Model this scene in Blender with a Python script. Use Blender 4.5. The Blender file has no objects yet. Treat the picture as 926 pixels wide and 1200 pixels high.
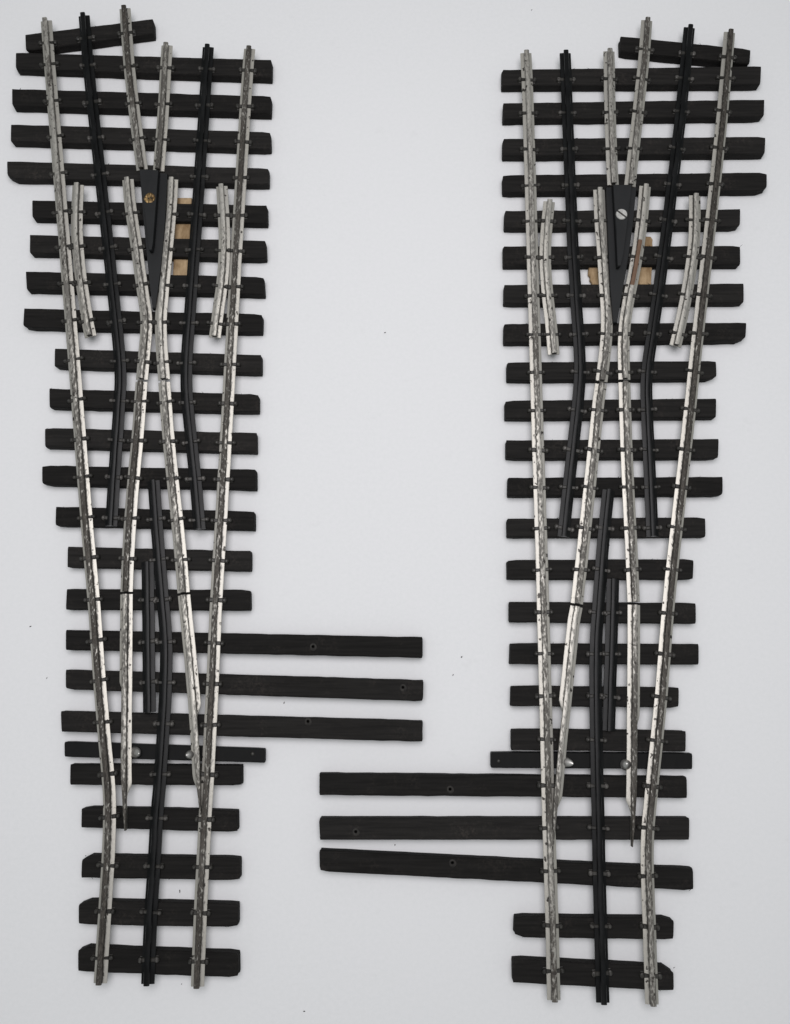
import bpy, math, random
from mathutils import Vector, noise

random.seed(7)
S = bpy.context.scene
COL = S.collection

# ---------------------------------------------------------------- camera model (1 unit = 10 cm)
F = 1000.0                       # focal length in photograph pixels (photo 926 x 1200)
TILT = math.atan(1000.0 / 6000.0)
H = 3.08
CT, ST = math.cos(TILT), math.sin(TILT)

def un(px, py, z=0.0):
    """The point at height z that the photograph shows at pixel (px, py)."""
    xc, yc = (px - 463.0) / F, -(py - 600.0) / F
    y, zz = yc * CT + ST, yc * ST - CT
    t = (H - z) / -zz
    return Vector((xc * t, y * t, z))

NADX, NADY = 463.0, 600.0 + F * math.tan(TILT)

HS = 0.045                       # sleeper thickness
STRAP = 0.004                    # chair base under the rail foot
HR = 0.026                       # rail height
ZR = HS + STRAP
ZT = ZR + HR                     # top of rail

# ---------------------------------------------------------------- materials
def nodes(name):
    m = bpy.data.materials.new(name)
    m.use_nodes = True
    nt = m.node_tree
    b = nt.nodes['Principled BSDF']
    return m, nt, b

def N(nt, typ, **kw):
    n = nt.nodes.new(typ)
    for k, v in kw.items():
        setattr(n, k, v)
    return n

def pos(nt, scale):
    g = N(nt, 'ShaderNodeNewGeometry')
    mp = N(nt, 'ShaderNodeMapping')
    mp.inputs['Scale'].default_value = scale
    nt.links.new(g.outputs['Position'], mp.inputs['Vector'])
    return mp.outputs['Vector']

def noise_tex(nt, vec, scale, detail=4, rough=0.6):
    n = N(nt, 'ShaderNodeTexNoise')
    n.inputs['Scale'].default_value = scale
    n.inputs['Detail'].default_value = detail
    n.inputs['Roughness'].default_value = rough
    nt.links.new(vec, n.inputs['Vector'])
    return n.outputs['Fac']

def ramp(nt, fac, stops):
    r = N(nt, 'ShaderNodeValToRGB')
    e = r.color_ramp.elements
    while len(e) < len(stops):
        e.new(0.5)
    for el, (p, c) in zip(e, stops):
        el.position = p
        el.color = (*c, 1) if len(c) == 3 else c
    nt.links.new(fac, r.inputs['Fac'])
    return r.outputs['Color']

def mixc(nt, fac, a, b, mode='MIX'):
    m = N(nt, 'ShaderNodeMix', data_type='RGBA', blend_type=mode)
    for sock, v in ((m.inputs[0], fac), (m.inputs[6], a), (m.inputs[7], b)):
        if hasattr(v, 'is_output'):
            nt.links.new(v, sock)
        elif isinstance(v, (int, float)):
            sock.default_value = v
        else:
            sock.default_value = (*v, 1)
    return m.outputs[2]

def math_n(nt, op, a, b=None, c=None, clamp=False):
    m = N(nt, 'ShaderNodeMath', operation=op)
    m.use_clamp = clamp
    for i, v in enumerate((a, b, c)):
        if v is None:
            continue
        if hasattr(v, 'is_output'):
            nt.links.new(v, m.inputs[i])
        else:
            m.inputs[i].default_value = v
    return m.outputs[0]

def bump(nt, b, fac, strength, dist):
    n = N(nt, 'ShaderNodeBump')
    n.inputs['Strength'].default_value = strength
    n.inputs['Distance'].default_value = dist
    nt.links.new(fac, n.inputs['Height'])
    nt.links.new(n.outputs['Normal'], b.inputs['Normal'])

def mat_sleeper(name, base, light):
    m, nt, b = nodes(name)
    grain = noise_tex(nt, pos(nt, (2.2, 40, 40)), 2.6, 6, 0.65)
    dust = noise_tex(nt, pos(nt, (1, 1, 1)), 9.0, 5, 0.7)
    fine = noise_tex(nt, pos(nt, (1, 1, 1)), 120.0, 3, 0.7)
    c = mixc(nt, ramp(nt, grain, [(0.36, (0, 0, 0)), (0.72, (1, 1, 1))]), base, light)
    dm = math_n(nt, 'MULTIPLY', ramp(nt, dust, [(0.5, (0, 0, 0)), (0.78, (1, 1, 1))]), ramp(nt, fine, [(0.45, (0, 0, 0)), (0.65, (1, 1, 1))]))
    c = mixc(nt, math_n(nt, 'MULTIPLY', dm, 0.6), c, (0.060, 0.051, 0.045))
    oi = N(nt, 'ShaderNodeObjectInfo')
    var = math_n(nt, 'MULTIPLY_ADD', oi.outputs['Random'], 0.5, 0.75)
    mul = N(nt, 'ShaderNodeVectorMath', operation='SCALE')
    nt.links.new(c, mul.inputs[0]); nt.links.new(var, mul.inputs['Scale'])
    nt.links.new(mul.outputs[0], b.inputs['Base Color'])
    b.inputs['Roughness'].default_value = 0.82
    b.inputs['Specular IOR Level'].default_value = 0.10
    h = math_n(nt, 'ADD', grain, math_n(nt, 'MULTIPLY', fine, 0.5))
    bump(nt, b, h, 0.5, 0.004)
    return m

def mat_silver():
    m, nt, b = nodes('nickel_silver_tarnished')
    at = N(nt, 'ShaderNodeAttribute', attribute_name='tarnish_shade')
    ru = N(nt, 'ShaderNodeAttribute', attribute_name='rust')
    streak = noise_tex(nt, pos(nt, (34, 2.2, 34)), 1.6, 4, 0.6)
    speck = noise_tex(nt, pos(nt, (1, 0.33, 1)), 165.0, 3, 0.65)
    patch = noise_tex(nt, pos(nt, (3, 1, 3)), 3.2, 3, 0.6)
    v = math_n(nt, 'ADD', math_n(nt, 'MULTIPLY', streak, 0.5), math_n(nt, 'MULTIPLY', speck, 1.05))
    v = math_n(nt, 'ADD', v, math_n(nt, 'MULTIPLY', patch, 0.35))          # about .73 mean
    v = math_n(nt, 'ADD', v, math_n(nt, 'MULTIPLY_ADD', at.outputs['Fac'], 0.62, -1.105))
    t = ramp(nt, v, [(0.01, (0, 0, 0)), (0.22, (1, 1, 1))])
    bright = mixc(nt, patch, (0.38, 0.37, 0.345), (0.535, 0.51, 0.45))
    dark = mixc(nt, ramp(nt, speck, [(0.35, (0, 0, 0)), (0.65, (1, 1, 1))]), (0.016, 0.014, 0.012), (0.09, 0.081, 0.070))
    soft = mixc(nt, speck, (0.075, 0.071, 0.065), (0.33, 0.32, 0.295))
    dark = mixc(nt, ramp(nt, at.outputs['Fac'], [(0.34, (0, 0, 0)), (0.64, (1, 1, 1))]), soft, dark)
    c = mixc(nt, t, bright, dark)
    pits = ramp(nt, noise_tex(nt, pos(nt, (1, .7, 1)), 60.0, 2, 0.5), [(0.655, (0, 0, 0)), (0.70, (1, 1, 1))])
    c = mixc(nt, pits, c, (0.05, 0.045, 0.04))
    rn = noise_tex(nt, pos(nt, (1, 1, 1)), 30.0, 4, 0.7)
    rf = ramp(nt, math_n(nt, 'ADD', ru.outputs['Fac'], math_n(nt, 'MULTIPLY_ADD', rn, 0.8, -0.55)), [(0.28, (0, 0, 0)), (0.5, (1, 1, 1))])
    rc = mixc(nt, rn, (0.085, 0.048, 0.028), (0.20, 0.115, 0.07))
    c = mixc(nt, rf, c, rc)
    nt.links.new(c, b.inputs['Base Color'])
    nt.links.new(math_n(nt, 'MULTIPLY_ADD', t, -0.3, 0.5), b.inputs['Specular IOR Level'])
    met = math_n(nt, 'SUBTRACT', 0.66, math_n(nt, 'ADD', math_n(nt, 'MULTIPLY', t, 0.5), math_n(nt, 'MULTIPLY', rf, 0.4)), clamp=True)
    nt.links.new(met, b.inputs['Metallic'])
    nt.links.new(math_n(nt, 'MULTIPLY_ADD', t, 0.15, 0.44), b.inputs['Roughness'])
    bump(nt, b, math_n(nt, 'SUBTRACT', speck, pits), 0.25, 0.002)
    return m

def mat_simple(name, base, light, rough, metal=0.0, spec=0.5, scale=40.0, bstr=0.15):
    m, nt, b = nodes(name)
    n = noise_tex(nt, pos(nt, (1, 0.4, 1)), scale, 5, 0.7)
    c = mixc(nt, ramp(nt, n, [(0.38, (0, 0, 0)), (0.75, (1, 1, 1))]), base, light)
    nt.links.new(c, b.inputs['Base Color'])
    b.inputs['Metallic'].default_value = metal
    nt.links.new(math_n(nt, 'MULTIPLY_ADD', n, 0.3, rough - 0.15), b.inputs['Roughness'])
    b.inputs['Specular IOR Level'].default_value = spec
    bump(nt, b, n, bstr, 0.002)
    return m

M_WOOD = mat_sleeper('black_stained_timber', (0.0120, 0.0114, 0.0109), (0.0215, 0.0202, 0.0192))
M_BAR = mat_simple('black_plastic_bar', (0.0075, 0.0076, 0.0078), (0.013, 0.013, 0.013), 0.65, 0, 0.12)
M_SILVER = mat_silver()
M_BLACK = mat_simple('blackened_rail_metal', (0.0025, 0.0027, 0.003), (0.0095, 0.010, 0.0105), 0.36, 0.0, 0.20, 30)
M_CHAIR = mat_simple('dark_cast_chair', (0.020, 0.019, 0.017), (0.066, 0.062, 0.055), 0.45, 0.2, 0.5, 60)
M_CHAIR_WORN = mat_simple('worn_cast_chair', (0.025, 0.024, 0.022), (0.15, 0.14, 0.13), 0.42, 0.25, 0.5, 45)
M_PLATE = mat_simple('black_crossing_plate', (0.0095, 0.0102, 0.0112), (0.0145, 0.015, 0.016), 0.5, 0, 0.28, 18, 0.06)
M_TAN = mat_simple('tan_packing', (0.20, 0.125, 0.06), (0.54, 0.40, 0.245), 0.8, 0, 0.2, 20, 0.3)
M_SOLDER = mat_simple('solder', (0.45, 0.44, 0.42), (0.80, 0.78, 0.75), 0.34, 0.85, 0.5, 50)
M_STEEL = mat_simple('screw_steel', (0.52, 0.51, 0.49), (0.78, 0.77, 0.74), 0.4, 0.8, 0.5, 40)
M_BRASS = mat_simple('worn_brass', (0.09, 0.05, 0.018), (0.62, 0.42, 0.17), 0.45, 0.5, 0.5, 55, 0.6)
M_HOLE = mat_simple('hole_rim', (0.014, 0.013, 0.012), (0.055, 0.051, 0.046), 0.8, 0, 0.3, 80)
M_GRIT = mat_simple('grit', (0.02, 0.018, 0.016), (0.08, 0.07, 0.06), 0.9, 0, 0.2, 80)

def mat_paper():
    m, nt, b = nodes('white_card')
    a = noise_tex(nt, pos(nt, (1, 1, 1)), 0.9, 3, 0.5)
    f = noise_tex(nt, pos(nt, (1, 1, 1)), 70.0, 5, 0.7)
    c = mixc(nt, a, (0.752, 0.762, 0.770), (0.786, 0.793, 0.802))
    c = mixc(nt, ramp(nt, f, [(0.35, (0, 0, 0)), (0.7, (1, 1, 1))]), c, (0.80, 0.804, 0.815))
    sm = noise_tex(nt, pos(nt, (1, 1.4, 1)), 5.5, 6, 0.7)
    c = mixc(nt, math_n(nt, 'MULTIPLY', ramp(nt, sm, [(0.62, (0, 0, 0)), (0.8, (1, 1, 1))]), 0.22), c, (0.55, 0.55, 0.55))
    nt.links.new(c, b.inputs['Base Color'])
    b.inputs['Roughness'].default_value = 0.75
    b.inputs['Specular IOR Level'].default_value = 0.2
    bump(nt, b, f, 0.08, 0.002)
    return m
M_PAPER = mat_paper()

# ---------------------------------------------------------------- object helpers
WORLD = {}                       # object -> its origin in the world

def obj(name, verts, faces, mat, parent=None, origin=None, sharp=None):
    if origin is None:
        lo = Vector([min(v[i] for v in verts) for i in range(3)])
        hi = Vector([max(v[i] for v in verts) for i in range(3)])
        origin = Vector(((lo.x + hi.x) / 2, (lo.y + hi.y) / 2, lo.z))
    me = bpy.data.meshes.new(name)
    me.from_pydata([Vector(v) - origin for v in verts], [], faces)
    me.validate()
    me.update()
    mats = mat if isinstance(mat, (list, tuple)) else [mat]
    for m in mats:
        me.materials.append(m)
    if sharp is not None:
        for p in me.polygons:
            p.use_smooth = True
        me.set_sharp_from_angle(angle=math.radians(sharp))
    o = bpy.data.objects.new(name, me)
    COL.objects.link(o)
    WORLD[o] = origin
    if parent is not None:
        o.parent = parent
        o.location = origin - WORLD[parent]
    else:
        o.location = origin
    return o

def empty(name, loc, label, cat, group=None):
    o = bpy.data.objects.new(name, None)
    o.empty_display_size = 0.1
    COL.objects.link(o)
    o.location = loc
    WORLD[o] = Vector(loc)
    o['label'] = label
    o['category'] = cat
    if group:
        o['group'] = group
    return o

def prism(poly, z0, z1, inset=0.003):
    """A flat plate of outline poly (xy points, counter-clockwise) with a bevelled upper edge."""
    n = len(poly)
    cx = sum(p[0] for p in poly) / n
    cy = sum(p[1] for p in poly) / n
    def ins(p):
        d = Vector((cx - p[0], cy - p[1]))
        L = max(d.length, 1e-6)
        k = min(inset / L, 0.3)
        return (p[0] + d.x * k, p[1] + d.y * k)
    v = [(p[0], p[1], z0) for p in poly] + [(p[0], p[1], z1 - inset) for p in poly] + [(*ins(p), z1) for p in poly]
    f = [tuple(reversed(range(n))), tuple(range(2 * n, 3 * n))]
    for a in (0, n):
        for i in range(n):
            j = (i + 1) % n
            f.append((a + i, a + j, a + n + j, a + n + i))
    return v, f

def lathe(c, prof, seg=20):
    """Revolve (radius, z) pairs about the vertical through c."""
    v, f = [], []
    for r, z in prof:
        for k in range(seg):
            a = 2 * math.pi * k / seg
            v.append((c[0] + r * math.cos(a), c[1] + r * math.sin(a), z))
    for i in range(len(prof) - 1):
        for k in range(seg):
            l = (k + 1) % seg
            f.append((i * seg + k, i * seg + l, (i + 1) * seg + l, (i + 1) * seg + k))
    f.append(tuple(reversed(range(seg))))
    f.append(tuple(range((len(prof) - 1) * seg, len(prof) * seg)))
    return v, f

# ---------------------------------------------------------------- sleepers
def footprint(xL, xR, ytL, ybL, ytR, ybR, h):
    def corner(px, py, left, top):
        zx = h if (px < NADX) == left else 0.0
        zy = h if (py < NADY) == top else 0.0
        return Vector((un(px, py, zx).x, un(px, py, zy).y))
    return corner(xL, ytL, True, True), corner(xR, ytR, False, True), corner(xR, ybR, False, False), corner(xL, ybL, True, False)

def timber(name, px, parent, z0=0.0, z1=HS, mat=None, rough=1.0, hair=7, hole=None, worn=None):
    TL, TR, BR, BL = footprint(*px, z1)
    length = (TR - TL).length
    nseg = max(14, int(length / 0.028))
    seed = random.uniform(0, 500)
    bev = 0.0055 * (0.5 + 0.5 * rough)
    cut = [random.choice((0.0, 0.0, 0.0, 0.001, 0.002, 0.004)) * rough for _ in range(4)]  # worn corners
    if worn:
        cut = list(worn)
    v, f = [], []
    R = 12
    for i in range(nseg + 1):
        # ends are packed closer so that worn corners keep their shape
        t = i / nseg
        d0, d1 = t * length, (1 - t) * length
        top = TL.lerp(TR, t)
        bot = BL.lerp(BR, t)
        ax = (bot - top)
        w = ax.length
        ax.normalize()
        al = (TR - TL).normalized()
        def wear(d, c):
            return max(0.0, c - d) if c > 0 else 0.0
        a = noise.noise((t * length * 16, seed, 0)) * 0.0016 * rough + noise.noise((t * length * 70, seed, 3)) * 0.0012 * rough
        b = noise.noise((t * length * 16, seed, 9)) * 0.0016 * rough + noise.noise((t * length * 70, seed, 6)) * 0.0012 * rough
        e0 = a + wear(d0, cut[0]) + wear(d1, cut[1])
        e1 = b + wear(d0, cut[2]) + wear(d1, cut[3])
        zt = z1 + noise.noise((t * length * 8, seed, 20)) * 0.001 * rough
        w0, w1 = e0, w - e1
        def P(s, z):
            j = Vector((0, 0))
            if i in (0, nseg):
                j = al * (noise.noise((s * 60, z * 60, seed + i)) * 0.004 * rough)
            q = top + ax * s + j
            return (q.x, q.y, z)
        ring = [P(w0 + bev * .5, z0), P(w0, z0 + bev * .5), P(w0, (z0 + zt) / 2), P(w0, zt - bev), P(w0 + bev * .35, zt - bev * .3), P(w0 + bev, zt),
                P(w1 - bev, zt), P(w1 - bev * .35, zt - bev * .3), P(w1, zt - bev), P(w1, (z0 + zt) / 2), P(w1, z0 + bev * .5), P(w1 - bev * .5, z0)]
        v += ring
    for i in range(nseg):
        for k in range(R):
            l = (k + 1) % R
            f.append((i * R + k, (i + 1) * R + k, (i + 1) * R + l, i * R + l))
    # end caps, slightly rounded: an inner ring pulled outward a touch
    for end, base in ((-1, 0), (1, nseg * R)):
        al = (TR - TL).normalized() * end
        c = sum((Vector(v[base + k]) for k in range(R)), Vector()) / R
        st = len(v)
        for k in range(R):
            q = Vector(v[base + k]).lerp(c, 0.22)
            v.append((q.x + al.x * 0.0022, q.y + al.y * 0.0022, q.z))
        for k in range(R):
            l = (k + 1) % R
            f.append((base + k, base + l, st + l, st + k) if end == -1 else (base + l, base + k, st + k, st + l))
        f.append(tuple(range(st, st + R)) if end == -1 else tuple(reversed(range(st, st + R))))
    # split fibres standing off the long edges
    for _ in range(hair):
        t = random.random()
        side = random.random() < 0.6
        p = (TL.lerp(TR, t) if side else BL.lerp(BR, t))
        o = (TL - BL).normalized() * (1 if side else -1)
        al = (TR - TL).normalized() * random.choice((-1, 1))
        d = (o * random.uniform(.25, 1) + al * random.uniform(.3, 1.3)).normalized() * random.uniform(.004, .014) * rough
        z = z1 - random.uniform(0.001, 0.009)
        r = random.uniform(.0007, .0016)
        st = len(v)
        n = Vector((-d.y, d.x)).normalized() * r
        p = p - o * 0.003
        v += [(p.x + n.x, p.y + n.y, z), (p.x - n.x, p.y - n.y, z), (p.x, p.y, z + r * 2), (p.x + d.x, p.y + d.y, z + random.uniform(-.002, .004))]
        f += [(st, st + 1, st + 3), (st + 1, st + 2, st + 3), (st + 2, st, st + 3), (st, st + 2, st + 1)]
    o = obj(name, v, f, mat or M_WOOD, parent)
    if hole:
        c = un(hole[0], hole[1], z1)
        hr = hole[2] if len(hole) > 2 else 0.0075
        if z1 >= HS:
            # drill the bore into the timber itself, then drop the cutting cylinder
            cv, cf = lathe(c, [(hr * .6, z1 - 0.028), (hr * .66, z1 + 0.01)], 14)
            cutter = obj('cutter', cv, cf, M_WOOD)
            md = o.modifiers.new('bore', 'BOOLEAN')
            md.operation, md.solver, md.object = 'DIFFERENCE', 'EXACT', cutter
            bpy.context.view_layer.update()
            ev = o.evaluated_get(bpy.context.evaluated_depsgraph_get())
            me = bpy.data.meshes.new_from_object(ev)
            o.modifiers.clear()
            if len(me.polygons) > 0.8 * len(o.data.polygons):
                o.data = me
            WORLD.pop(cutter)
            bpy.data.objects.remove(cutter)
        if z1 < HS:      # the tie bar carries a blunt rivet instead of a bore
            hv, hf = lathe(c, [(hr * 1.3, z1 - 0.003), (hr * 1.25, z1 + 0.001), (hr * .8, z1 + 0.0035), (hr * .1, z1 + 0.004)], 14)
            obj('rivet', hv, hf, M_CHAIR, o, sharp=50)
        else:
            # the burr thrown up round the bore
            hv, hf, K = [], [], 16
            for rr, zz in ((.66, -.003), (.78, .0012), (1.05, .0019), (1.5, .0010), (1.7, -.002)):
                for k in range(K):
                    a = 2 * math.pi * k / K
                    e = rr * (1 + (0.30 * max(0, math.cos(a + 1.2)) if rr > 1.2 else 0)) + random.uniform(-.05, .05)
                    hv.append((c.x + hr * e * math.cos(a), c.y + hr * e * math.sin(a), z1 + zz))
            for l in range(4):
                for k in range(K):
                    m = (k + 1) % K
                    hf.append((l * K + k, l * K + m, (l + 1) * K + m, (l + 1) * K + k)[::-1])
            obj('drilled_hole', hv, hf, M_HOLE, o, sharp=50)
    return o

# ---------------------------------------------------------------- rails
def smooth(pts, step=3.5):
    """Catmull-Rom through pixel points, resampled."""
    P = [Vector((p[0], p[1])) for p in pts]
    P = [P[0] * 2 - P[1]] + P + [P[-1] * 2 - P[-2]]
    out = []
    for i in range(1, len(P) - 2):
        a, b, c, d = P[i - 1:i + 3]
        L = (c - b).length
        n = max(1, int(L / step))
        # centripetal-like tangents scaled to the segment, so uneven spacing does not overshoot
        t1 = (c - a) / max((c - a).length, 1e-6) * L
        t2 = (d - b) / max((d - b).length, 1e-6) * L
        for k in range(n):
            t = k / n
            out.append(b * (2 * t**3 - 3 * t**2 + 1) + t1 * (t**3 - 2 * t**2 + t) + c * (-2 * t**3 + 3 * t**2) + t2 * (t**3 - t**2))
    out.append(P[-2])
    return out

FOOT, WEB, HEAD = 0.0218, 0.0050, 0.0094

def lin(y, a, b):
    return 1.0 if y <= a else 0.0 if y >= b else 1 - (y - a) / (b - a)

def rail(name, pts, mat, parent, tarnish_shade=(0.5, 0.5), foot_tarnish=0.15, cutL=None, cutR=None, tip=None, rust=None):
    px = smooth(pts)
    path = [un(p.x, p.y, ZT) for p in px]
    seed = random.uniform(0, 300)
    v, f, tar_shade, rus = [], [], [], []
    n = len(path)
    R = 18
    for i, p in enumerate(path):
        t = (path[min(i + 1, n - 1)] - path[max(i - 1, 0)])
        t.z = 0
        t.normalize()
        nx = Vector((-t.y, t.x, 0))
        y = px[i].y
        fl = WEB + (FOOT - WEB) * (lin(y, *cutL) if cutL else 1)
        fr = WEB + (FOOT - WEB) * (lin(y, *cutR) if cutR else 1)
        k = 1.0
        if tip:
            k = 0.22 + 0.78 * lin(y, tip, px[-1].y)
        hh, wb = HEAD * k, WEB * min(1, k * 1.3)
        fl, fr = max(fl * 1.0 if k > .99 else min(fl, fl * k * 1.2), wb), max(fr if k > .99 else min(fr, fr * k * 1.2), wb)
        drop = 0.004 * (1 - k)
        wob = noise.noise((i * .12, seed, 0)) * 0.0006
        prof = [(-fl, 0), (fr, 0), (fr, .0045), (fr * .86 + wb * .14, .0054), (fr * .38 + wb * .62, .0062), (wb, .0078), (wb, .0165), (hh, .0178), (hh, .0225), (hh * .86, .0247), (hh * .5, .0258), (0, .026),
                (-hh * .5, .0258), (-hh * .86, .0247), (-hh, .0225), (-hh, .0178), (-wb, .0165), (-wb, .0078), (-fl * .38 - wb * .62, .0062), (-fl * .86 - wb * .14, .0054)]
        prof.append((-fl, .0045))
        R = len(prof)
        s = i / max(n - 1, 1)
        th = 0.05 + tarnish_shade[0] + (tarnish_shade[1] - tarnish_shade[0]) * s + noise.noise((i * .035, seed, 5)) * 0.16
        for (u, z) in prof:
            zz = z - (drop if z > .01 else 0)
            q = p + nx * (u + wob)
            v.append((q.x, q.y, ZR + zz))
            tar_shade.append(th if z > .0165 else foot_tarnish - 0.14 + (0.95 if .0063 < z < .0166 else 0.25 if .006 < z < .0063 else 0) + noise.noise((i * .05, seed, 8)) * .12)  # web and inner foot extra dark: shade under the head painted in with tarnish
            r_ = 0.0
            if rust:
                d = max(0, 1 - abs(y - rust[1]) / rust[2])
                r_ = (0.8 if d > 0 else 0) * (1.0 if u < 0.0062 and z > .0063 else 0.1)
            rus.append(r_)
    for i in range(n - 1):
        for k in range(R):
            l = (k + 1) % R
            f.append((i * R + k, i * R + l, (i + 1) * R + l, (i + 1) * R + k))
    f.append(tuple(reversed(range(R))))
    f.append(tuple(range((n - 1) * R, n * R)))
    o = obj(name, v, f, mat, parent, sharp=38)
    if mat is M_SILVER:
        for nm, vals in (('tarnish_shade', tar_shade), ('rust', rus)):
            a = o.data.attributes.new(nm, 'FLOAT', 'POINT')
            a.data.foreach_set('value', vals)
    return o, px

def chair_mesh(name, mat, boss):
    """One cast chair: a base strap under the foot and a jaw clipped over it on each side."""
    v, f = [], []
    def box(u0, u1, w0, w1, z0, z1, top):
        s = len(v)
        v.extend([(u0, -w0, z0), (u1, -w0, z0), (u1, w0, z0), (u0, w0, z0)])
        v.extend([(u0, -w1, (z0 + z1 * 2) / 3), (u1, -w1, (z0 + z1 * 2) / 3), (u1, w1, (z0 + z1 * 2) / 3), (u0, w1, (z0 + z1 * 2) / 3)])
        a, b = top
        v.extend([(a, -w1 * .6, z1), (b, -w1 * .6, z1), (b, w1 * .6, z1), (a, w1 * .6, z1)])
        f.append((s + 3, s + 2, s + 1, s))
        for k in (0, 4):
            for i in range(4):
                j = (i + 1) % 4
                f.append((s + k + i, s + k + j, s + k + 4 + j, s + k + 4 + i))
        f.append((s + 8, s + 9, s + 10, s + 11))
    box(-0.0325, 0.0325, 0.0098, 0.0095, -0.002, 0.0040, (-0.031, 0.031))
    for sg in (1, -1):
        a = sorted((sg * 0.0070, sg * 0.0300))
        t = sorted((sg * 0.0080, sg * 0.0280))
        box(a[0], a[1], 0.0082, 0.0072, 0.003, 0.0128, t)
        # the rounded boss on the outer end of the jaw
        st = len(v)
        ring = 8
        for rr, zz in ((0.0086, -0.001), (0.0092, 0.007), (0.0078, 0.0138), (0.0036, 0.0172)):
            for k in range(ring):
                an = 2 * math.pi * (k + .5) / ring
                v.append((sg * 0.0285 + rr * .95 * math.cos(an), rr * math.sin(an), zz))
        for l in range(3):
            for k in range(ring):
                m = (k + 1) % ring
                f.append((st + l * ring + k, st + l * ring + m, st + (l + 1) * ring + m, st + (l + 1) * ring + k))
        f.append(tuple(range(st + 3 * ring, st + 4 * ring)))
        f.append(tuple(reversed(range(st, st + ring))))
    me = bpy.data.meshes.new(name)
    me.from_pydata(v, [], f)
    me.update()
    me.materials.append(mat)
    me.materials.append(boss)
    for p in me.polygons:
        p.material_index = 1 if max(me.vertices[k].co.z for k in p.vertices) > .0132 and abs(p.center.x) > .019 else 0
    for p in me.polygons:
        p.use_smooth = True
    me.set_sharp_from_angle(angle=math.radians(35))
    return me
CHAIR_SRC = bpy.data.objects.new('rail_chair', chair_mesh('dark_chair', M_CHAIR, M_CHAIR))
CHAIR_WORN = bpy.data.objects.new('rail_chair', chair_mesh('worn_chair', M_CHAIR, M_CHAIR_WORN))

def chairs(rail_obj, px, sleepers, skip=6, worn=False):
    """Copy one chair to every sleeper the rail crosses."""
    for s in sleepers:
        xL, xR, ytL, ybL, ytR, ybR = s
        for i in range(len(px) - 1):
            def side(p):
                k = (p.x - xL) / (xR - xL)
                if k < -0.01 or k > 1.01:
                    return None
                # middle of the upper face: near the nadir side the flank takes part of the outline
                yt, yb = ytL + (ytR - ytL) * k, ybL + (ybR - ybL) * k
                c = (yt + yb) / 2 + (yt - NADY) * 0.0145 / 2
                return p.y - c
            a, b = side(px[i]), side(px[i + 1])
            if a is None or b is None or not (a <= 0 < b):
                continue
            c = px[i].lerp(px[i + 1], -a / (b - a))
            if min((c - px[0]).length, (c - px[-1]).length) < skip:
                continue
            # the pixel is on the rail top; the chair stands below it
            q = un(c.x, c.y, ZT)
            t = un(px[i + 1].x, px[i + 1].y, ZT) - un(px[i].x, px[i].y, ZT)
            o = (CHAIR_WORN if worn else CHAIR_SRC).copy()
            COL.objects.link(o)
            o.parent = rail_obj
            q.z = HS
            o.location = q - WORLD[rail_obj]
            o.rotation_euler = (0, 0, math.atan2(t.y, t.x) + math.pi / 2 + random.uniform(-.09, .09))
            o.scale = (random.uniform(.93, 1.08), random.uniform(.85, 1.15), random.uniform(.9, 1.1))

def pin(px, parent, size=0.0145, lean=(0.0, 0.0)):
    c = un(px[0], px[1], ZR + 0.012)
    v, f = lathe(c, [(size * .9, HS - 0.006), (size * 1.02, HS + 0.004), (size * .85, HS + 0.012), (size * .52, HS + 0.019), (size * .2, HS + 0.0235), (size * .05, HS + 0.0245)], 18)
    v = [(x + lean[0] * (z - HS), y + lean[1] * (z - HS), z + noise.noise((x * 90, y * 90, z * 90)) * .001) for x, y, z in v]
    v = [(c.x + (x - c.x) * 1.12, c.y + (y - c.y) * 1.12, z) for x, y, z in v]
    return obj('solder_pin', v, f, M_SOLDER, parent, sharp=60)

def plate(name, pts, z0, z1, mat, parent, inset=0.003):
    poly = [un(x, y, z1) for x, y in pts]
    poly = [(p.x, p.y) for p in poly]
    area = sum(poly[i][0] * poly[(i + 1) % len(poly)][1] - poly[(i + 1) % len(poly)][0] * poly[i][1] for i in range(len(poly)))
    if area < 0:
        poly.reverse()
    v, f = prism(poly, z0, z1, inset)
    return obj(name, v, f, mat, parent)

# ================================================================ LEFT TURNOUT
GRP = 'model railway turnouts'
def centre_of(x, y):
    p = un(x, y, 0)
    return (p.x, p.y, 0)

LT = empty('railway_turnout', centre_of(190, 600), 'model railway turnout with a brass screw and three long timbers under its middle', 'railway turnout', GRP)
SL = [(30, 183, 40, 68, 21.5, 48.5),
      (18, 320, 61, 89, 69.5, 99), (14, 319, 103.5, 132, 112, 141), (12.5, 318.5, 145, 173, 154, 182), (8, 316.5, 188.5, 216, 196.5, 223),
      (38, 314.5, 234, 262, 240, 268), (35, 313, 274.5, 302.5, 281.5, 309.5), (31, 311, 317.5, 345, 324, 350.5), (28, 309, 361, 388.5, 367.5, 394.5),
      (64.5, 308, 408, 434, 415.5, 442), (58, 304.5, 455, 481, 461.5, 487), (53, 302.5, 501, 527, 507, 533.5), (49.5, 301.5, 545, 570.5, 550, 576),
      (65.5, 299.5, 593.5, 618, 599, 623), (79.5, 295.5, 640.5, 666, 645.5, 670.5), (78, 295, 690, 715, 691, 716),
      (78, 494.5, 738, 762, 746.5, 771), (77.5, 495.5, 784.5, 808, 796.5, 822), (72, 494.5, 832.5, 857.5, 843.5, 869.5),
      (82.5, 285, 894, 920, 895, 920.5), (96, 280, 943, 970, 947.5, 975.5), (96, 283, 999, 1029, 1002, 1032), (93, 281, 1051, 1084, 1055, 1087), (91.5, 281, 1105, 1139, 1112, 1146)]
LONG_L = {16: (367, 757.7), 17: (472.3, 805.5), 18: (361, 845.4)}
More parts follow.
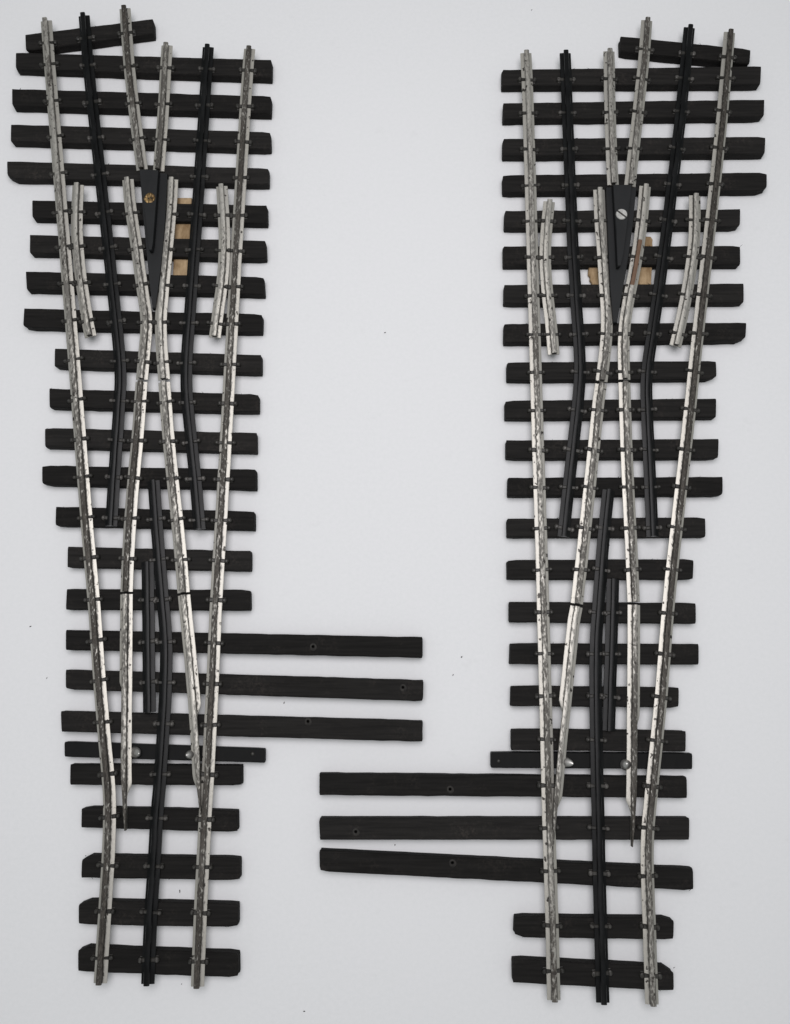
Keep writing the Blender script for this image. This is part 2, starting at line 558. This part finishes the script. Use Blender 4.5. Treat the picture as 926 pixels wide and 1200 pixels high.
for i, s in enumerate(SL):
    if i in LONG_L:
        timber('long_sleeper', s, LT, hole=LONG_L[i], hair=16)['label'] = 'long black timber carrying on past the rails'
    else:
        o = timber('sleeper', s, LT, worn={4: (0, .003, .012, .002), 21: (.014, .002, 0, .004), 22: (.011, .002, .002, .004), 23: (.012, .002, .002, .006), 20: (.006, 0, 0, .004)}.get(i))
        if i == 0:
            o['label'] = 'short crooked sleeper at the wide end'
bar = timber('tie_bar', (76, 311.5, 868, 887, 876, 894), LT, 0.004, 0.040, M_BAR, 0.25, 0, hole=(296, 883.6, 0.006))
pin((156.3, 882), bar, 0.0165, (0.75, -.1))
pin((223.8, 884.7), bar, 0.0145, (-0.5, 0))

def run(name, pts, mat, tar_shade=(0.5, 0.5), ft=0.15, parent=None, sl=None, chair=True, **kw):
    o, px = rail(name, pts, mat, parent, tar_shade, ft, **kw)
    if chair:
        chairs(o, px, sl, worn=mat is M_BLACK)
    return o

def L_(name, pts, mat=M_SILVER, tar_shade=(0.5, 0.5), ft=0.15, chair=True, **kw):
    return run(name, pts, mat, tar_shade, ft, LT, SL, chair, **kw)

L_('running_rail', [(51.7, 20), (55.6, 71), (66.3, 200), (82.6, 400), (99.4, 614), (107.6, 707), (114, 796), (120, 867), (124.5, 915), (126, 950), (124.5, 1003), (120, 1075), (115, 1155)], tar_shade=(.42, .72), ft=.1)
L_('centre_rail', [(96.2, 14), (101, 71), (115, 200), (124.9, 289), (134.3, 378), (138.6, 425), (139, 447), (137, 480), (131.7, 555), (128, 615.5)], M_BLACK)
L_('running_rail', [(144.5, 5.5), (149.3, 71), (157.5, 142), (164.8, 195.5)], tar_shade=(.72, .45), ft=.2)
L_('running_rail', [(194, 49), (189.6, 125), (184.2, 197)], tar_shade=(.42, .62), ft=.05)
L_('centre_rail', [(242.7, 51), (232.6, 200), (226.4, 289), (220, 378), (217.1, 421), (217, 455), (221.7, 507), (227.3, 560), (232.4, 619.5)], M_BLACK)
L_('running_rail', [(291.5, 53), (287.3, 107), (281.3, 205), (276, 289), (270, 395), (263.7, 507), (257.4, 614), (251.8, 707), (247.8, 796), (245.6, 840), (242, 910), (238.8, 960), (235.7, 1021), (233, 1075), (229.8, 1159)], tar_shade=(.6, .62), ft=.08)
L_('check_rail', [(89.2, 213.5), (88, 240), (87.8, 271), (90.5, 307), (95.2, 342), (101, 378), (104, 392)], tar_shade=(.33, .36), ft=.1)
L_('check_rail', [(258.7, 215), (260.8, 250), (261.8, 285), (259.8, 322), (255, 357), (250.3, 393)], tar_shade=(.34, .38), ft=.12)
L_('wing_rail', [(148, 207), (150.6, 236), (158.4, 289), (165.7, 342), (169.3, 368), (169.3, 387), (167.4, 408), (164.3, 442.6)], tar_shade=(.28, .5), ft=.12)
L_('wing_rail', [(200.6, 207), (199, 236), (194, 289), (189, 342), (186.8, 371), (187, 392), (188.4, 415), (190.6, 442.8)], tar_shade=(.28, .45), ft=.1)
L_('closure_rail', [(163.9, 445.4), (159.4, 507), (154.4, 560), (150.2, 614), (147.8, 653), (146.2, 693)], tar_shade=(.62, .72), ft=.06)
L_('closure_rail', [(190.7, 446), (195.3, 507), (200.5, 560), (206.3, 614), (210.1, 653), (213.6, 694)], tar_shade=(.5, .4), ft=.08)
L_('switch_blade', [(146.1, 696), (145.4, 778), (144.8, 849), (144.3, 900), (144.8, 925), (145.8, 974)], tar_shade=(.4, .5), ft=.1, chair=False, cutL=(800, 815), cutR=(920, 934), tip=912)
L_('switch_blade', [(214, 697), (222, 778), (226.6, 831), (229.2, 867), (231.6, 910), (234.5, 955)], tar_shade=(.35, .5), ft=.1, chair=False, cutR=(828, 841), cutL=(915, 935), tip=895)
L_('centre_rail', [(178.2, 562), (181.7, 614), (184.7, 653), (189.2, 707), (192.4, 745), (192.9, 775), (191.2, 825), (187.8, 880), (185, 920), (181.7, 960), (178, 1021), (174.5, 1075), (171, 1156)], M_BLACK)
L_('guard_rail', [(171, 658), (172, 742), (173, 835)], M_BLACK)

plate('packing_strip', [(207, 231.5), (224.5, 231.5), (221.5, 338), (202, 338)], 0.006, 0.020, M_TAN, LT)
vee = plate('crossing_block', [(163.5, 200), (196.3, 203), (194, 255), (190.5, 300), (186, 335), (182, 361), (178.6, 361.5), (174, 320), (168.5, 262)], HS, HS + 0.022, M_PLATE, LT)
top = plate('crossing_plate', [(163.6, 197.8), (185.6, 199), (182.5, 245), (179.3, 285), (177.8, 292.8), (174.6, 293), (171, 262)], HS + 0.020, HS + 0.048, M_PLATE, LT)
zc = HS + 0.048
c = un(175.5, 232, zc)
v, f = lathe(c, [(0.021, zc - 0.006), (0.0205, zc + 0.0012), (0.0165, zc + 0.0030), (0.012, zc + 0.0024), (0.007, zc + 0.0008), (0.004, zc - 0.0005), (0.0005, zc - 0.0012)], 26)
v = [(x + noise.noise((x * 70, y * 70, 1)) * .002, y + noise.noise((x * 70, y * 70, 4)) * .002, z + noise.noise((x * 130, y * 130, 7)) * .0045) for x, y, z in v]
obj('brass_screw', v, f, M_BRASS, top, sharp=40)

# ================================================================ RIGHT TURNOUT
RT = empty('railway_turnout', centre_of(725, 600), 'model railway turnout with a silver slotted screw and three long timbers near its narrow end', 'railway turnout', GRP)
SR = [(724.5, 879, 42, 69, 57, 83.5),
      (587.5, 892, 81, 108.5, 77, 107), (589, 895.5, 120, 147.5, 116, 144.5), (588.5, 897, 162, 190, 159.5, 187.5), (588.5, 899, 204.5, 232, 201.5, 230),
      (590.5, 867.5, 246.5, 273.5, 244.5, 272), (589, 868, 288, 316.5, 287.5, 316), (590, 871.5, 333, 361, 332, 360), (590, 874, 379, 406.5, 377.5, 404),
      (593.5, 839.5, 424, 450, 422.5, 448.5), (591, 839, 469, 494.5, 466.5, 493), (592.5, 841.5, 515.5, 540.5, 514, 540), (594.5, 847, 559.5, 584, 558.5, 583),
      (593.5, 826.5, 607.5, 631.5, 606, 631), (594, 812, 656, 680, 655, 680), (596, 815, 705, 729.5, 706.5, 731.5), (597, 818.5, 753.5, 778.5, 754.5, 779),
      (598, 795, 803, 827.5, 805, 829.5), (598.5, 803, 853, 879, 855.5, 881),
      (375, 805, 904.5, 932, 908.5, 935.5), (375.5, 808, 956, 984.5, 956, 984.5), (375.5, 812.5, 993, 1021.5, 1014.5, 1044),
      (602, 789.5, 1069.5, 1099, 1071.5, 1101.5), (600, 789.5, 1119, 1152, 1128, 1162)]
LONG_R = {19: (527.5, 924.8), 20: (417, 974.7), 21: (530.3, 1011)}
for i, s in enumerate(SR):
    if i in LONG_R:
        timber('long_sleeper', s, RT, hole=LONG_R[i], hair=14)['label'] = 'long black timber carrying on past the rails'
    else:
        o = timber('sleeper', s, RT, worn={22: (.003, .008, .010, .002), 23: (.002, .018, 0, .002), 9: (.002, .003, .002, .012), 8: (.001, .003, .002, .012), 4: (.003, .006, .003, .012)}.get(i))
        if i == 0:
            o['label'] = 'short crooked sleeper at the wide end'
bar = timber('tie_bar', (575, 811, 880, 900, 881.5, 901.5), RT, 0.004, 0.040, M_BAR, 0.25, 0, hole=(584.6, 892, 0.006))
pin((662.5, 893.3), bar, 0.0150, (0.9, -.15))
pin((734.6, 897), bar, 0.0170, (0, 0.2))

def R_(name, pts, mat=M_SILVER, tar_shade=(0.5, 0.5), ft=0.15, chair=True, **kw):
    return run(name, pts, mat, tar_shade, ft, RT, SR, chair, **kw)

R_('running_rail', [(617.4, 58), (619.6, 107), (622, 185), (625, 289), (628, 390), (631.4, 507), (635, 614), (637.7, 707), (640.2, 800), (641.6, 850), (643, 910), (644.4, 960), (646.4, 1021), (648.6, 1092), (650.6, 1175)], tar_shade=(.42, .52), ft=.05)
R_('centre_rail', [(663.7, 58), (665.6, 107), (669.2, 195), (673.2, 289), (677.5, 360), (680.6, 405), (681.3, 436), (678.7, 471), (672.9, 525), (667, 578), (661.8, 628)], M_BLACK)
R_('running_rail', [(715.4, 56), (716.3, 107), (718.5, 178), (720.4, 213.5)], tar_shade=(.4, .45), ft=.05)
R_('running_rail', [(760, 19.6), (755.9, 71), (750, 125), (744, 178), (740, 215)], tar_shade=(.55, .4), ft=.05)
R_('centre_rail', [(810.2, 28), (806, 71), (798.8, 142), (791.3, 205), (780.8, 289), (773.6, 342), (766.6, 390), (761, 428), (759.8, 450), (760.3, 475), (762.4, 525), (764.9, 578), (766.8, 628)], M_BLACK)
R_('running_rail', [(857.6, 33.5), (854.4, 71), (848, 142), (841.3, 205), (832, 289), (820.4, 390), (808, 507), (795.8, 614), (786, 707), (779, 795), (775.8, 831), (767.8, 910), (763, 958), (761.1, 985), (761, 1021), (763.5, 1092), (766.4, 1180)], tar_shade=(.86, .5), ft=.06)
R_('check_rail', [(645, 233), (641.8, 264), (640.2, 298), (642.3, 335), (646.5, 372), (650.4, 413)], tar_shade=(.3, .3), ft=.1)
R_('check_rail', [(816.6, 226), (816.6, 262), (815, 289), (810.5, 322), (804, 358), (793.8, 403)], tar_shade=(.33, .33), ft=.1)
R_('wing_rail', [(703.6, 219), (705, 253), (707.8, 289), (711.5, 342), (713, 368), (712.4, 392), (709.6, 420), (706.6, 444.6)], tar_shade=(.32, .45), ft=.1)
R_('wing_rail', [(758, 215), (754.6, 253), (749.8, 289), (744.7, 318), (739, 347), (734.6, 375), (733, 400), (733.1, 425), (733.7, 442.6)], tar_shade=(.22, .4), ft=.15, rust=(746, 308, 27))
R_('closure_rail', [(706.1, 448), (703, 471), (697.4, 525), (691.9, 578), (686.4, 628), (683, 660), (677.6, 707)], tar_shade=(.48, .5), ft=.04)
R_('closure_rail', [(733.6, 446), (735.6, 507), (738.7, 578), (742.2, 646), (744.6, 705)], tar_shade=(.5, .56), ft=.06)
R_('switch_blade', [(677.2, 710.5), (674.1, 728), (668.7, 778), (663.2, 829), (659, 867), (655.2, 910), (651.6, 945), (649, 990)], tar_shade=(.38, .5), ft=.06, chair=False, cutL=(822, 837), cutR=(935, 955), tip=930)
R_('switch_blade', [(744.9, 708.5), (744.8, 778), (744.4, 831), (744, 903), (743.4, 947), (741.8, 993)], tar_shade=(.5, .55), ft=.04, chair=False, cutL=(940, 956), cutR=(840, 860), tip=925)
R_('centre_rail', [(715, 573), (711.6, 605), (707.5, 650), (703.4, 707), (700.7, 745), (700, 780), (700.2, 831), (701.6, 910), (702.8, 960), (704.1, 1021), (706, 1092), (708.4, 1178)], M_BLACK)
R_('guard_rail', [(720.4, 678), (718.8, 742), (717, 800), (715.4, 857)], M_BLACK)

plate('packing_strip', [(748, 277.5), (752, 276), (758, 276.8), (763, 277), (765.2, 280.5), (764.6, 285), (765.6, 290), (764, 318), (763.2, 331), (763, 340), (745, 340)], 0.006, 0.020, M_TAN, RT)
plate('packing_strip', [(693, 296), (703, 296), (703, 340), (695.5, 340), (693.8, 331), (691.6, 328), (692, 324), (689.6, 321), (690.2, 314)], 0.006, 0.020, M_TAN, RT)
plate('crossing_block', [(710.5, 219), (746, 219.5), (742, 262), (736.5, 304), (729.5, 342), (723.4, 378), (718.8, 378), (715.3, 340), (712.6, 290)], HS, HS + 0.022, M_PLATE, RT)
top = plate('crossing_plate', [(718.7, 216), (740.3, 216), (735.5, 262), (730.5, 298), (727.4, 311.5), (724, 312), (721.8, 270)], HS + 0.020, HS + 0.048, M_PLATE, RT)
# slotted screw: two half discs with a real slot between them, over a disc that floors the slot
c = un(728.3, 251.5, zc)
v, f = [], []
r, sw = 0.0215, 0.0034
for sg in (0, 1):
    a0 = math.asin(sw / r)
    ring = [(r * math.cos(a0 + (math.pi - 2 * a0) * k / 14), r * math.sin(a0 + (math.pi - 2 * a0) * k / 14)) for k in range(15)]
    st = len(v)
    for sc, z in ((1.0, zc - 0.004), (1.0, zc + 0.0035), (0.88, zc + 0.0055)):
        for (x, y) in ring:
            y2 = sw + (y - sw) * sc
            v.append((x * sc, y2, z))
    f.append(tuple(range(st + 30, st + 45)))
    for l in (0, 15):
        for k in range(15):
            j = (k + 1) % 15
            f.append((st + l + k, st + l + j, st + l + 15 + j, st + l + 15 + k))
    if sg == 1:
        for k in range(st, len(v)):
            v[k] = (-v[k][0], -v[k][1], v[k][2])
st = len(v)
for k in range(24):
    a = 2 * math.pi * k / 24
    v.append((r * .97 * math.cos(a), r * .97 * math.sin(a), zc + 0.0005))
f.append(tuple(range(st, st + 24)))
ang = math.radians(-40)
v = [(c.x + x * math.cos(ang) - y * math.sin(ang), c.y + x * math.sin(ang) + y * math.cos(ang), z) for x, y, z in v]
scr = obj('slotted_screw', v, f, [M_STEEL, M_CHAIR], top)
scr.data.polygons[len(f) - 1].material_index = 1  # slot floor in a dark material, painted shade inside the slot

# ---------------------------------------------------------------- the surface and its specks
v = [(-9, -9, 0), (9, -9, 0), (9, 9, 0), (-9, 9, 0), (-9, -9, -.05), (9, -9, -.05), (9, 9, -.05), (-9, 9, -.05)]
surf = obj('table_surface', v, [(0, 1, 2, 3), (7, 6, 5, 4), (4, 5, 1, 0), (5, 6, 2, 1), (6, 7, 3, 2), (7, 4, 0, 3)], M_PAPER, origin=Vector((0, 0, 0)))
surf['kind'] = 'structure'

specks = [(451, 390, 3.2), (36, 734, 2.6), (55, 795, 1.8), (541, 770, 3.6), (531, 791, 2.2), (333, 824, 2.4), (463, 990, 2.6), (211, 1045, 2.6), (213, 1153, 2.0), (623, 12, 2.4), (714, 639, 2.6), (357, 1185, 1.8)]
gv, gf = [], []
for (x, y, s) in specks:
    p = un(x, y, 0)
    L = s * 0.0011
    a = random.uniform(0, math.pi)
    for part in range(random.choice((1, 1, 2))):
        q = p + Vector((random.uniform(-1, 1), random.uniform(-1, 1), 0)) * L * 1.5 * part
        st = len(gv)
        for (du, dv, dz) in ((1.5, 0, .5), (0, .6, .5), (-1.3, .1, .5), (.1, -.7, .5), (.1, .1, 1.3), (0, 0, 0)):
            u, w = du * L * random.uniform(.7, 1.3), dv * L * random.uniform(.7, 1.3)
            gv.append((q.x + u * math.cos(a) - w * math.sin(a), q.y + u * math.sin(a) + w * math.cos(a), max(0.0004, dz * L)))
        for k in range(4):
            j = (k + 1) % 4
            gf += [(st + k, st + j, st + 4), (st + j, st + k, st + 5)]
g = obj('grit', gv, gf, M_GRIT)
g['kind'] = 'stuff'
g['label'] = 'scattered dark specks of grit and lint on the white surface'
g['category'] = 'grit'

# ---------------------------------------------------------------- light
w = bpy.data.worlds.new('World')
S.world = w
w.use_nodes = True
bg = w.node_tree.nodes['Background']
bg.inputs['Color'].default_value = (0.93, 1.0, 0.99, 1)
bg.inputs['Strength'].default_value = 0.27

def area(name, loc, aim, size, power, col):
    d = bpy.data.lights.new(name, 'AREA')
    d.shape = 'DISK'
    d.size = size
    d.energy = power
    d.color = col
    o = bpy.data.objects.new(name, d)
    COL.objects.link(o)
    o.location = loc
    o.rotation_euler = (Vector(aim) - Vector(loc)).to_track_quat('-Z', 'Y').to_euler()
area('window_light', (-0.1, 1.1, 5.4), (0, 0.55, 0), 4.6, 238, (1.0, 0.968, 0.992))

# ---------------------------------------------------------------- camera
cd = bpy.data.cameras.new('camera')
cd.sensor_fit = 'VERTICAL'
cd.sensor_height = 24
cd.lens = F / 1200.0 * 24
cd.clip_start = 0.05
cd.clip_end = 200
co = bpy.data.objects.new('camera', cd)
COL.objects.link(co)
co.location = (0, 0, H)
co.rotation_euler = (TILT, 0, 0)
S.camera = co

S.view_settings.view_transform = 'Standard'
S.view_settings.look = 'None'
S.view_settings.exposure = 0
S.view_settings.gamma = 1
S.cycles.max_bounces = 8
